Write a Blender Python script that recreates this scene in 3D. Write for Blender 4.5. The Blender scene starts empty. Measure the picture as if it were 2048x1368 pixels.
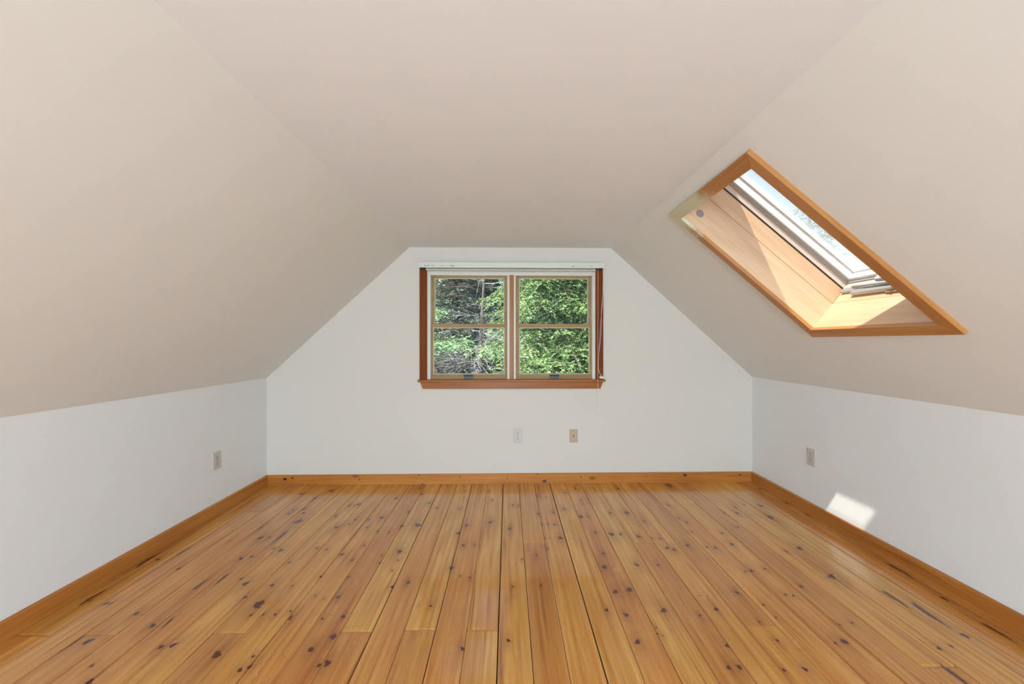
import bpy, bmesh, math, random
import numpy as np
from mathutils import Vector, Matrix
SC = bpy.context.scene
COL = SC.collection
R = math.radians
# ------------------------------------------------------------------ room measures (metres)
F = 820.0; S = 235.0; D = F / S; EYE = 1.2
YAW = math.atan(8 / F); WT = math.atan(.0126)          # camera yaw, far wall is slightly out of square
XL, XR, ZK = -2.027, 2.107, .897                         # knee walls
CL, CR, ZC = -.832, .882, 2.002                          # flat ceiling edges
YF = -5.0                                                # wall behind the camera

def lin(c):
    return tuple((v / 12.92 if v <= .04045 else ((v + .055) / 1.055) ** 2.4) for v in c)
def rgb(r, g, b): return lin((r / 255, g / 255, b / 255)) + (1,)

# ------------------------------------------------------------------ node helpers
class N:
    def __init__(s, name):
        s.m = bpy.data.materials.new(name); s.m.use_nodes = True
        s.t = s.m.node_tree; s.t.nodes.clear()
    def n(s, typ, **kw):
        nd = s.t.nodes.new(typ)
        for k, v in kw.items():
            if k.startswith('_'): setattr(nd, k[1:], v)
        return nd
    def l(s, a, b): s.t.links.new(a, b)
    def val(s, sock, v):
        if hasattr(v, 'is_output'): s.l(v, sock)
        else: sock.default_value = v
    def math(s, op, a, b=0.0, c=0.0, clamp=False):
        nd = s.n('ShaderNodeMath', _operation=op, _use_clamp=clamp)
        s.val(nd.inputs[0], a); s.val(nd.inputs[1], b); s.val(nd.inputs[2], c); return nd.outputs[0]
    def mix(s, fac, a, b, mode='MIX'):
        nd = s.n('ShaderNodeMix', _data_type='RGBA', _blend_type=mode)
        s.val(nd.inputs[0], fac); s.val(nd.inputs[6], a); s.val(nd.inputs[7], b); return nd.outputs[2]
    def ramp(s, fac, stops):
        nd = s.n('ShaderNodeValToRGB'); el = nd.color_ramp.elements
        while len(el) < len(stops): el.new(.5)
        for e, (p, c) in zip(el, stops): e.position = p; e.color = c
        s.val(nd.inputs[0], fac); return nd.outputs[0]
    def coord(s, scale=(1, 1, 1), which='Object', off=None):
        tc = s.n('ShaderNodeTexCoord'); mp = s.n('ShaderNodeMapping')
        s.l(tc.outputs[which], mp.inputs[0]); mp.inputs['Scale'].default_value = scale
        if off is not None: s.l(off, mp.inputs['Location'])
        return mp.outputs[0]
    def noise(s, vec, scale=1, detail=4, rough=.55, dist=0, out=0):
        nd = s.n('ShaderNodeTexNoise'); s.l(vec, nd.inputs['Vector'])
        nd.inputs['Scale'].default_value = scale; nd.inputs['Detail'].default_value = detail
        nd.inputs['Roughness'].default_value = rough; nd.inputs['Distortion'].default_value = dist
        return nd.outputs[out]
    def attr(s, name, out=2):
        nd = s.n('ShaderNodeAttribute', _attribute_name=name); return nd.outputs[out]
    def bump(s, h, strength=.2, dist=.002):
        nd = s.n('ShaderNodeBump'); nd.inputs['Strength'].default_value = strength
        nd.inputs['Distance'].default_value = dist; s.l(h, nd.inputs['Height']); return nd.outputs[0]
    def bsdf(s, color, rough=.5, normal=None, spec=.5, metal=0, coat=0, coat_rough=.1):
        b = s.n('ShaderNodeBsdfPrincipled'); o = s.n('ShaderNodeOutputMaterial')
        s.val(b.inputs['Base Color'], color); s.val(b.inputs['Roughness'], rough)
        b.inputs['Specular IOR Level'].default_value = spec; b.inputs['Metallic'].default_value = metal
        b.inputs['Coat Weight'].default_value = coat; b.inputs['Coat Roughness'].default_value = coat_rough
        if normal is not None:
            s.l(normal, b.inputs['Normal'])
        s.l(b.outputs[0], o.inputs[0]); return s.m

def plaster(name, col):
    k = N(name); c = k.coord((1, 1, 1))
    n1 = k.noise(c, 3.0, 3); n2 = k.noise(c, 420, 2)
    colr = k.mix(n1, tuple(v * .975 for v in col[:3]) + (1,), col)
    return k.bsdf(colr, .75, k.bump(n2, .06, .0008), spec=.2)
def paint(name, col, rough=.4):
    k = N(name); c = k.coord((1, 1, 1)); n = k.noise(c, 25, 3)
    return k.bsdf(k.mix(n, tuple(v * .93 for v in col[:3]) + (1,), col), rough)
def wood(name, dark, mid, light, along, rough=.35, knots=.5, coat=.25, spec=.35):
    """pine with grain running along axis 0/1/2 of the object's coordinates"""
    k = N(name); sc = [55, 55, 55]; sc[along] = 2.2
    c = k.coord(tuple(sc)); g = k.noise(c, 1, 4, .6, .6)
    sc2 = [9, 9, 9]; sc2[along] = .8
    g2 = k.noise(k.coord(tuple(sc2)), 1, 3, .5, .4)
    colr = k.ramp(k.math('ADD', k.math('MULTIPLY', g, .5), k.math('MULTIPLY', g2, .5)), [(.3, dark), (.5, mid), (.7, light)])
    sc3 = [11, 11, 11]; sc3[along] = 5
    v = k.n('ShaderNodeTexVoronoi'); k.l(k.coord(tuple(sc3)), v.inputs['Vector']); v.inputs['Scale'].default_value = .55
    kn = k.math('MULTIPLY', k.math('LESS_THAN', v.outputs['Distance'], .085), knots)
    colr = k.mix(kn, colr, rgb(70, 32, 12))
    return k.bsdf(colr, rough, k.bump(g, .08, .001), coat=coat, coat_rough=.2, spec=spec)
def metal(name, col, rough=.35, m=.8):
    k = N(name); n = k.noise(k.coord((1, 1, 1)), 60, 2)
    return k.bsdf(k.mix(n, tuple(v * .85 for v in col[:3]) + (1,), col), rough, metal=m)

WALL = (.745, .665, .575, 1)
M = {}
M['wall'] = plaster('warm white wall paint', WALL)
M['slope'] = plaster('cream slope surface', (.86, .835, .785, 1))  # slopes toned creamier than the knee walls
M['knee'] = plaster('white knee wall surface', (.90, .87, .835, 1))
M['ceil'] = plaster('white ceiling paint', (.90, .895, .905, 1))
M['outer'] = paint('grey shingle', rgb(90, 88, 84), .9)
for ax, nm in enumerate('xyz'):
    M['trim' + nm] = wood('amber pine trim ' + nm, rgb(132, 70, 20), rgb(160, 92, 32), rgb(178, 112, 46), ax, coat=.05, spec=.2)
    M['red' + nm] = wood('red brown stained casing ' + nm, rgb(98, 40, 6), rgb(124, 56, 12), rgb(142, 72, 22), ax, knots=.2, coat=0, rough=.5, spec=.12)
    M['sash' + nm] = wood('tan sash wood ' + nm, rgb(150, 118, 80), rgb(168, 136, 94), rgb(182, 152, 110), ax, rough=.5, knots=0, coat=0, spec=.15)
    M['mull' + nm] = wood('mullion pine ' + nm, rgb(150, 94, 46), rgb(170, 112, 60), rgb(184, 130, 76), ax, knots=.15, coat=0, spec=.15)
for ax, nm in ((0, 'x'), (1, 'y')): M['base' + nm] = wood('amber pine baseboard ' + nm, rgb(156, 90, 34), rgb(188, 118, 52), rgb(204, 140, 70), ax, coat=.08, spec=.25)
M['white'] = paint('white painted jamb', rgb(224, 216, 200))
M['blind'] = paint('off white blind enamel', rgb(224, 221, 204), .4)
M['blinddark'] = paint('grime on the headrail', rgb(120, 112, 100), .6)
M['cord'] = paint('white blind cord', rgb(232, 214, 204), .7)
M['plate'] = paint('light almond plastic', rgb(212, 202, 188), .4)
M['plate2'] = paint('tan plastic', rgb(192, 168, 138), .4)
M['dark'] = paint('dark plastic', rgb(30, 26, 24), .5)
M['slot'] = paint('shadowy slot', rgb(24, 20, 18), .6)
M['lock'] = metal('blackened sash lock', rgb(30, 34, 36), .4, .4)
M['lift'] = metal('grey metal sash lift', rgb(84, 88, 86), .5, .3)
M['screw'] = metal('small steel screw', rgb(170, 165, 155), .3, .9)
M['skyframe'] = paint('white enamelled skylight sash', rgb(246, 247, 247), .3)
M['skygrey'] = paint('grey lacquered skylight frame', rgb(186, 188, 190), .35)
M['skytan'] = paint('pale tan frame lacquer', rgb(222, 204, 188), .3)
M['gasket'] = paint('black rubber gasket', rgb(40, 38, 36), .6)
M['alu'] = metal('satin aluminium', rgb(196, 198, 200), .35, .55)
M['brass'] = metal('weathered tan metal', rgb(176, 152, 120), .45, .4)

def glass(name, refl, haze):
    k = N(name); tr = k.n('ShaderNodeBsdfTransparent'); gl = k.n('ShaderNodeBsdfGlossy')
    gl.inputs['Roughness'].default_value = .01
    tr.inputs[0].default_value = (.97, .985, .975, 1)
    fr = k.n('ShaderNodeFresnel'); fr.inputs[0].default_value = 1.5
    mx = k.n('ShaderNodeMixShader'); k.l(k.math('MULTIPLY', fr.outputs[0], refl), mx.inputs[0])
    k.l(tr.outputs[0], mx.inputs[1]); k.l(gl.outputs[0], mx.inputs[2]); out = mx.outputs[0]
    if haze > 0:                                   # glare painted in as a pale haze over the pane
        df = k.n('ShaderNodeBsdfTranslucent'); df.inputs[0].default_value = (.9, .93, .95, 1)
        d2 = k.n('ShaderNodeBsdfDiffuse'); d2.inputs[0].default_value = (.9, .92, .92, 1)
        ad = k.n('ShaderNodeMixShader'); k.l(df.outputs[0], ad.inputs[1]); k.l(d2.outputs[0], ad.inputs[2])
        n = k.noise(k.coord((1, 1, 1)), 30, 5, .7)
        m2 = k.n('ShaderNodeMixShader')
        k.l(k.math('MULTIPLY', k.ramp(n, [(.3, (.7, .7, .7, 1)), (.7, (1, 1, 1, 1))]), haze), m2.inputs[0])
        k.l(out, m2.inputs[1]); k.l(ad.outputs[0], m2.inputs[2]); out = m2.outputs[0]
    o = k.n('ShaderNodeOutputMaterial'); k.l(out, o.inputs[0]); return k.m
M['glass'] = glass('clear window glass', .025, .02)
M['skyglass'] = glass('hazed skylight glass', .6, .13)

# ------------------------------------------------------------------ mesh helpers
class MB:
    """collects shapes for ONE mesh object"""
    def __init__(s): s.bm = bmesh.new()
    def hexa(s, P):
        """8 corners: bottom quad then top quad"""
        v = [s.bm.verts.new(p) for p in P]
        for q in ((0, 1, 2, 3), (4, 7, 6, 5), (0, 4, 5, 1), (1, 5, 6, 2), (2, 6, 7, 3), (3, 7, 4, 0)):
            s.bm.faces.new([v[i] for i in q])
        return s
    def box(s, a, b, T=None):
        (x0, y0, z0), (x1, y1, z1) = a, b
        P = [(x0, y0, z0), (x1, y0, z0), (x1, y1, z0), (x0, y1, z0), (x0, y0, z1), (x1, y0, z1), (x1, y1, z1), (x0, y1, z1)]
        if T: P = [T(*p) for p in P]
        return s.hexa(P)
    def prism(s, prof, h0, h1, T):
        """closed 2D profile swept between two values of a third coordinate; T(u,v,h)"""
        n = len(prof)
        A = [s.bm.verts.new(T(u, v, h0)) for u, v in prof]; B = [s.bm.verts.new(T(u, v, h1)) for u, v in prof]
        for i in range(n): s.bm.faces.new((A[i], A[(i + 1) % n], B[(i + 1) % n], B[i]))
        s.bm.faces.new(A[::-1]); s.bm.faces.new(B); return s
    def tube(s, pts, r, seg=8):
        pts = [Vector(p) for p in pts]; rings = []
        for i, p in enumerate(pts):
            d = (pts[min(i + 1, len(pts) - 1)] - pts[max(i - 1, 0)]).normalized()
            up = Vector((0, 0, 1)) if abs(d.z) < .9 else Vector((1, 0, 0))
            a = d.cross(up).normalized(); b = d.cross(a)
            rr = r[i] if isinstance(r, (list, tuple)) else r
            rings.append([s.bm.verts.new(p + (a * math.cos(t) + b * math.sin(t)) * rr) for t in [2 * math.pi * j / seg for j in range(seg)]])
        for A, B in zip(rings, rings[1:]):
            for j in range(seg): s.bm.faces.new((A[j], A[(j + 1) % seg], B[(j + 1) % seg], B[j]))
        s.bm.faces.new(rings[0][::-1]); s.bm.faces.new(rings[-1]); return s
    def build(s, name, mat, parent=None, bevel=0, smooth=False):
        bmesh.ops.recalc_face_normals(s.bm, faces=s.bm.faces)
        if bevel: bmesh.ops.bevel(s.bm, geom=list(s.bm.edges), offset=bevel, segments=2, affect='EDGES', profile=.5)
        me = bpy.data.meshes.new(name); s.bm.to_mesh(me); s.bm.free()
        if smooth: me.polygons.foreach_set('use_smooth', [True] * len(me.polygons))
        me.materials.append(mat); return link(name, me, parent)
def link(name, data, parent=None):
    o = bpy.data.objects.new(name, data); COL.objects.link(o)
    if parent is not None:
        o.parent = parent; o.matrix_parent_inverse = Matrix.Identity(4)
        # parts are authored in world space: take the parents' positions out of the mesh
        off = Vector((0, 0, 0)); p = parent
        while p is not None: off += p.location; p = p.parent
        if data is not None and off.length: data.transform(Matrix.Translation(-off))
    return o
def tag(o, label, cat, group=None, kind=None):
    o['label'] = label; o['category'] = cat
    if group: o['group'] = group
    if kind: o['kind'] = kind
    return o
def empty(name, loc=(0, 0, 0)):
    o = bpy.data.objects.new(name, None); COL.objects.link(o); o.location = loc; o.empty_display_size = .1; return o

# far wall frame: a along the wall, b towards the room, z up
AX = Vector((math.cos(WT), math.sin(WT), 0)); NB = Vector((math.sin(WT), -math.cos(WT), 0)); OB = Vector((0, D, 0))
def TB(a, b, z): return OB + AX * a + NB * b + Vector((0, 0, z))
def wa(px, b=0.0):
    """distance along the far wall of a measured photo column"""
    u = (px - 1024) / F; rx = u * math.cos(YAW) + math.sin(YAW); ry = math.cos(YAW) - u * math.sin(YAW)
    o = OB + NB * b
    t = (o.x * NB.x + o.y * NB.y) / (rx * NB.x + ry * NB.y)
    return (Vector((rx * t, ry * t, 0)) - o).dot(AX)
def wz(py, b=0.0): return EYE + (684 - py) * (D - b) / F

# right slope frame: s down the slope, y along the room, d outwards through the roof
ES = Vector((XR - CR, 0, ZK - ZC)).normalized(); NS = Vector((-ES.z, 0, ES.x)); OS = Vector((CR, 0, ZC))
SKW = -.06                                               # the roof window sits slightly askew
def TS(s, y, d): return OS + ES * s + NS * d + Vector((0, y + SKW * (s - .078), 0))
LS = math.hypot(XR - CR, ZK - ZC)

# ------------------------------------------------------------------ floor: pine boards
KN = {  # knots seen in three patches of the photo: (x0,y0,scale) -> column,row,half width[,streak]
 (0, 940, 2.926): [(1770,140,15),(1945,120,20),(1845,163,12),(1775,228,15),(1745,300,25),(1715,235,12),(1775,252,12),(1690,255,12),(1520,338,15),(1525,397,18),(1580,395,10),(1640,390,26,1),(1640,470,18),(1600,460,8),(1970,335,14),(1965,270,12),(2045,315,8),(1855,457,8),(1915,465,8),(2000,494,12),(1410,517,12),(1470,508,12),(1695,540,10),(1070,477,18,1),(1045,578,12),(990,432,6),(1300,635,20,1),(1410,637,10),(1440,665,20),(1170,672,20,1),(1595,675,15),(1710,678,8),(1875,622,9),(2040,627,7),(1510,785,34),(1432,745,14),(1515,805,12),(1465,850,12),(1540,845,10),(1612,845,12),(1700,825,10),(1697,865,20),(1980,742,14),(1845,735,8),(1890,755,5),(895,910,20),(985,890,18,1),(795,840,15),(620,780,14),(650,780,12),(540,745,26,1),(530,765,10),(430,1010,24,1),(515,1005,24),(940,1035,18),(1015,1025,20),(1270,1080,30),(1950,977,20),(1820,1052,18),(1885,1045,6),(1925,1043,6),(1915,1130,25),(1865,1142,15),(1405,1170,18),(1460,1150,16),(540,1145,14),(525,1240,24),(1885,870,10),(2010,858,14),(505,1095,6),(1480,1090,12),(870,525,28,1),(920,525,14)],
 (600, 940, 2.926): [(562,165,14),(478,280,14),(345,200,14),(290,208,10),(320,205,8),(638,246,10),(405,290,8),(325,290,10),(395,335,10),(595,328,12),(690,322,22),(520,362,7),(457,355,7),(705,105,10),(712,142,8),(755,192,10),(800,220,8),(935,228,8),(965,122,6),(1105,122,7),(1125,175,9),(1115,305,16),(975,325,12),(930,370,16),(1225,343,14),(1245,205,8),(1280,210,8),(1395,152,12),(1440,158,5),(1555,133,8),(1610,108,8),(1545,228,10),(1480,247,10),(1395,258,9),(1645,175,6),(1655,197,6),(1640,272,18),(1685,273,8),(1815,252,10),(1860,108,12),(1910,250,20),(1415,317,7),(1450,318,6),(1490,318,9),(1435,397,5),(1462,398,5),(1525,398,16),(1730,365,12),(1820,376,20),(1878,377,12),(2015,300,8),(1980,388,12),(1450,462,8),(955,440,12),(1020,437,8),(1385,497,10),(1300,523,8),(1775,490,12),(1780,568,22),(885,572,18),(98,457,8),(375,442,8),(247,494,12),(155,467,8),(308,526,11),(480,500,7),(465,543,8),(580,477,20),(575,528,9),(540,588,8),(280,627,7),(122,622,8),(540,683,12),(630,658,16),(225,743,14),(135,755,6),(695,790,6),(765,795,10),(940,620,8),(995,630,9),(1245,682,8),(1410,675,8),(1845,712,20),(1925,700,22),(1970,555,16),(1905,847,18),(1797,820,14),(1975,1005,20),(1220,998,14),(950,1045,16),(255,858,15),(195,975,22),(65,1050,18)],
 (1200, 940, 2.415): [(330,170,8),(380,233,8),(418,253,8),(443,298,5),(190,322,10),(252,328,6),(290,332,8),(325,377,12),(360,385,12),(605,208,10),(660,208,11),(657,182,9),(665,275,7),(695,168,6),(590,305,8),(635,358,12),(425,365,12),(515,372,6),(560,375,10),(330,75,22),(860,112,14,1),(940,145,18,1),(905,160,8),(1005,217,8),(775,172,14),(770,90,10),(820,228,18),(900,393,9),(965,378,16),(795,477,9),(735,487,12),(702,490,8),(970,563,12),(895,602,9),(933,607,8),(1120,515,22),(1440,480,22,1),(278,458,7),(308,678,18),(560,672,14),(482,702,9),(660,592,12),(790,652,9),(850,712,7),(770,735,7),(270,760,7),(280,790,6),(345,773,5),(305,800,6),(617,848,14),(855,823,10),(625,955,14),(670,952,16),(890,965,10),(990,962,14),(1175,828,18),(1140,837,10),(1195,832,10),(1155,745,8),(1215,738,8),(1580,690,28,1),(1420,620,24,1),(1640,862,12),(1695,850,10),(1760,800,18),(1915,780,24,1),(2045,780,10),(1660,620,16),(1725,1000,28,1)]}
def floor_pt(px, py):
    u = (px - 1024) / F; w = (py - 684) / F; t = EYE / w
    return t * (u * math.cos(YAW) + math.sin(YAW)), t * (math.cos(YAW) - u * math.sin(YAW))
M0 = plaster('added light well paint', (.85, .84, .82, 1))
def build_floor():
    rng = np.random.default_rng(5)
    knots = []
    for (ox, oy, sc), L in KN.items():
        for e in L:
            px, py = ox + e[0] / sc, oy + e[1] / sc
            x, y = floor_pt(px, py); rr = .86 * e[2] / sc * y / F
            knots.append((x, y, rr * (1.0 if len(e) == 3 else .55), rr * (1.35 if len(e) == 3 else 4.0), rng.random()))
    for _ in range(60):                                    # boards behind the camera have knots too
        knots.append((rng.uniform(XL, XR), rng.uniform(YF, 1.3), .012, .018, rng.random()))
    W = .1307; x0 = -.040
    lines = [x0 + W * k for k in range(-16, 18)]
    lines = [x for x in lines if XL - .02 < x < XR + .02]
    lines = [XL - .02] + [x for x in lines if x > XL + .03 and x < XR - .03] + [XR + .02]
    strong = {0: 2.2, 3: 2.4, -2: 1.6, -4: 2.0, 1: 1.2, 2: .9, 5: 1.4, 7: 1.3, 9: 1.3, -7: 1.3, -9: 1.1, -1: .8, 11: 1.2}
    HX0, HX1, HY0, HY1 = x0 - 7 * W, x0 + 7 * W, -3.2, -1.9      # opening of the added light well behind the camera
    ys = np.concatenate([[YF - .02, HY0], np.linspace(HY1, .95, 10), np.arange(.96, D + .06, .0055)])
    joints = {}                                           # butt joints seen in the photo
    for px, py in [(1069, 1087), (850, 1259.6), (971, 1259.6), (726, 1263), (64, 1270), (176, 1270), (436, 1266), (493, 1023), (1500, 1250), (1300, 1085), (1845, 1333)]:
        x, y = floor_pt(px, py); joints.setdefault(int(np.searchsorted(lines, x)) - 1, []).append(y)
    V, Fc, A_k, A_h, A_b, A_c, A_g = [], [], [], [], [], [], []; base = 0
    for i, (xa, xb) in enumerate(zip(lines, lines[1:])):
        ka = round((xa - x0) / W); kb = round((xb - x0) / W)
        ga = strong.get(ka, .95) * .0011; gb = strong.get(kb, .95) * .0011
        n = max(4, int((xb - xa) / .0045)); t = np.linspace(0, 1, n); xs = xa + ga + (xb - xa - ga - gb) * t
        xs = np.concatenate([[xs[0] - 1e-5], xs, [xs[-1] + 1e-5]])
        X, Y = np.meshgrid(xs, ys); e = 2 * np.concatenate([[0], t, [1]]) - 1
        Z = np.tile(-.00035 * rng.uniform(.2, 1.5) * e ** 2 - .0004 * np.abs(e) ** 24, (len(ys), 1))
        Z += .00012 * np.sin(Y * rng.uniform(3, 7) + rng.uniform(0, 6)) * 1.0
        Z[:, 0] = Z[:, -1] = -.006
        K = np.zeros_like(X); H = np.zeros_like(X)
        for kx, ky, rx, ry, ph in knots:
            if not (xa - .004 <= kx < xb + .004): continue
            dx = X - kx - .25 * rx * np.sin((Y - ky) / ry * 2 + ph * 6); dy = Y - ky
            d = np.sqrt((dx / rx) ** 2 + (dy / ry) ** 2); ang = np.arctan2(dy / ry, dx / rx)
            d = d * (1 + .16 * np.sin(3 * ang + ph * 9) + .1 * np.sin(5 * ang + ph * 20))
            K = np.maximum(K, np.clip(1.25 - d, 0, 1) * (.55 + .45 * min(1, rx / .006)))
            H = np.maximum(H, np.exp(-((dx / (2.2 * rx)) ** 2 + (dy / (4.5 * ry)) ** 2)) * min(1, .4 + rx / .015))
        bid = rng.random(); C = np.full_like(X, bid)
        B2 = np.full_like(X, rng.random())
        for yj in joints.get(i, []):
            C = np.where(Y > yj, (bid + .37) % 1, C)
            g = np.abs(Y - yj) < .0035; Z = np.where(g, Z - .003, Z)
        A_k.append(K.ravel()); A_h.append(H.ravel()); A_b.append(C.ravel()); A_c.append(B2.ravel())
        nr, nc = X.shape
        V.append(np.stack([X, Y, Z], -1).reshape(-1, 3))
        idx = base + np.arange(nr * nc).reshape(nr, nc)
        qd = np.stack([idx[:-1, :-1], idx[:-1, 1:], idx[1:, 1:], idx[1:, :-1]], -1)
        if HX0 - .01 < xa and xb < HX1 + .01: qd = np.delete(qd, 1, 0)
        Fc.append(qd.reshape(-1, 4)); base += nr * nc
    nb = 0
    for (a0, a1, b0, b1) in ((XL - .02, XR + .02, YF - .02, HY0), (XL - .02, XR + .02, HY1, D + .06), (XL - .02, HX0, HY0, HY1), (HX1, XR + .02, HY0, HY1)):
        V.append(np.array([[x, y, z] for z in (-.006, -.15) for x, y in ((a0, b0), (a1, b0), (a1, b1), (a0, b1))]))
        Fc.append(base + np.array([[0, 1, 2, 3], [4, 7, 6, 5], [0, 4, 5, 1], [1, 5, 6, 2], [2, 6, 7, 3], [3, 7, 4, 0]])); base += 8; nb += 8
    V = np.concatenate(V).astype(np.float32); Fc = np.concatenate(Fc).astype(np.int32)
    me = bpy.data.meshes.new('floor'); nF = len(Fc)
    me.vertices.add(len(V)); me.vertices.foreach_set('co', V.ravel())
    me.loops.add(nF * 4); me.loops.foreach_set('vertex_index', Fc.ravel())
    me.polygons.add(nF); me.polygons.foreach_set('loop_start', np.arange(0, nF * 4, 4, dtype=np.int32))
    sm = np.ones(nF, bool); sm[-24:] = False; me.polygons.foreach_set('use_smooth', sm)
    mi = np.zeros(nF, np.int32); mi[-24:] = 1; me.polygons.foreach_set('material_index', mi)
    for nm, arr in (('knot', A_k), ('halo', A_h), ('board', A_b), ('board_b', A_c)):
        at = me.attributes.new(nm, 'FLOAT', 'POINT')
        at.data.foreach_set('value', np.concatenate(arr + [np.zeros(32)]).astype(np.float32))
    me.update(calc_edges=True); me.validate()
    # ---- varnished pine
    k = N('varnished knotty pine boards')
    b = k.attr('board'); b2 = k.attr('board_b'); kn = k.attr('knot'); ha = k.attr('halo')
    cmb = k.n('ShaderNodeCombineXYZ'); k.l(k.math('MULTIPLY', b, 37.0), cmb.inputs[0]); k.l(k.math('MULTIPLY', b, 91.0), cmb.inputs[1]); k.l(k.math('MULTIPLY', b2, 13.0), cmb.inputs[2])
    fine = k.noise(k.coord((170, 4.5, 1), off=cmb.outputs[0]), 1, 5, .65, .5)
    broad = k.noise(k.coord((26, 1.1, 1), off=cmb.outputs[0]), 1, 4, .55, 1.2)
    blot = k.noise(k.coord((5, 1.6, 1), off=cmb.outputs[0]), 1, 3, .5, .8)
    wv = k.n('ShaderNodeTexWave', _wave_type='BANDS', _bands_direction='X')
    k.l(k.coord((9, .35, 1), off=cmb.outputs[0]), wv.inputs['Vector']); wv.inputs['Scale'].default_value = 1.1
    wv.inputs['Distortion'].default_value = 7; wv.inputs['Detail'].default_value = 2; wv.inputs['Detail Scale'].default_value = .8
    g = k.math('ADD', k.math('MULTIPLY', fine, .28), k.math('ADD', k.math('MULTIPLY', broad, .62), k.math('MULTIPLY', wv.outputs[1], .06)))
    c = k.ramp(g, [(.30, rgb(168, 100, 44)), (.42, rgb(210, 148, 76)), (.55, rgb(228, 172, 96)), (.72, rgb(240, 200, 130))])
    c = k.mix(k.math('MULTIPLY', k.ramp(blot, [(.45, (0, 0, 0, 1)), (.75, (1, 1, 1, 1))]), .4), c, rgb(190, 118, 62))
    tint = k.ramp(b, [(0, rgb(240, 210, 172)), (.25, rgb(255, 245, 205)), (.5, rgb(246, 216, 178)), (.75, rgb(222, 184, 152)), (1, rgb(255, 250, 215))])
    c = k.mix(.75, c, tint, 'MULTIPLY')
    hn = k.math('MULTIPLY', ha, k.math('ADD', k.math('MULTIPLY', fine, .8), .0), clamp=True)
    c = k.mix(hn, c, rgb(126, 60, 24))
    kd = k.noise(k.coord((90, 60, 1)), 1, 3)
    kf = k.ramp(k.math('ADD', kn, k.math('MULTIPLY', k.math('SUBTRACT', kd, .5), .5)), [(.26, (0, 0, 0, 1)), (.55, (1, 1, 1, 1))])
    c = k.mix(kf, c, k.mix(kd, rgb(52, 22, 14), rgb(120, 58, 30)))
    # wear: pale scuffs and fine scratches
    sc = k.noise(k.coord((7, 5, 1)), 1, 6, .72, .3); sc2 = k.noise(k.coord((60, 24, 1)), 1, 5, .7, 2)
    scuff = k.math('MULTIPLY', k.ramp(sc, [(.6, (0, 0, 0, 1)), (.72, (1, 1, 1, 1))]), k.ramp(sc2, [(.54, (0, 0, 0, 1)), (.62, (1, 1, 1, 1))]))
    c = k.mix(k.math('MULTIPLY', scuff, .5), c, rgb(214, 194, 166))
    vs = k.n('ShaderNodeTexVoronoi', _feature='DISTANCE_TO_EDGE'); dn = k.noise(k.coord((3, 3, 1)), 1, 3, .5, 0, 1)
    va = k.n('ShaderNodeVectorMath', _operation='ADD'); k.l(k.coord((9, 6, 1)), va.inputs[0]); k.l(dn, va.inputs[1]); k.l(va.outputs[0], vs.inputs['Vector']); vs.inputs['Scale'].default_value = 1.3
    lin_ = k.math('MULTIPLY', k.math('LESS_THAN', vs.outputs['Distance'], .006), k.ramp(sc, [(.5, (0, 0, 0, 1)), (.6, (1, 1, 1, 1))]))
    c = k.mix(k.math('MULTIPLY', lin_, .45), c, rgb(120, 72, 40))
    rough = k.math('ADD', .17, k.math('ADD', k.math('MULTIPLY', sc, .12), k.math('MULTIPLY', scuff, .2)))
    wob = k.noise(k.coord((14, 5, 1)), 1, 3)
    h = k.math('ADD', k.math('MULTIPLY', fine, .25), k.math('ADD', k.math('MULTIPLY', wob, 1.6), k.math('MULTIPLY', lin_, -.5)))
    k.bsdf(c, rough, k.bump(h, .22, .0012), spec=.4, coat=.5, coat_rough=.07)
    me.materials.append(k.m); me.materials.append(paint('dark gap between boards', rgb(40, 24, 14), .9))
    return tag(link('floor', me), 'knotty amber pine plank floor with a glossy worn varnish', 'floor', kind='structure')
build_floor()
# made-up light well in the floor, added to send light upwards
mb = MB(); h0, h1 = -.040 - 7 * .1307, -.040 + 7 * .1307
for a, b in (((h0 - .08, -3.28, -1.4), (h0, -1.82, -.151)), ((h1, -3.28, -1.4), (h1 + .08, -1.82, -.151)), ((h0, -3.28, -1.4), (h1, -3.2, -.151)), ((h0, -1.9, -1.4), (h1, -1.82, -.151)), ((h0 - .08, -3.28, -1.48), (h1 + .08, -1.82, -1.4))): mb.box(a, b)
tag(mb.build('wall_light_well', M0), 'added white light well in the floor behind the camera', 'wall', kind='structure')

# ------------------------------------------------------------------ room shell
def struct(mb, name, mat, label, cat, **kw): return tag(mb.build(name, mat, None, **kw), label, cat, kind='structure')
TH = .30                                                 # roof thickness
# knee walls
struct(MB().box((XL - .12, YF, -.15), (XL, D + .10, ZK)), 'wall_left', M['knee'], 'low white knee wall on the left side', 'wall')
struct(MB().box((XR, YF, -.15), (XR + .12, D + .10, ZK)), 'wall_right', M['knee'], 'low white knee wall on the right with the sun patch', 'wall')
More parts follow.
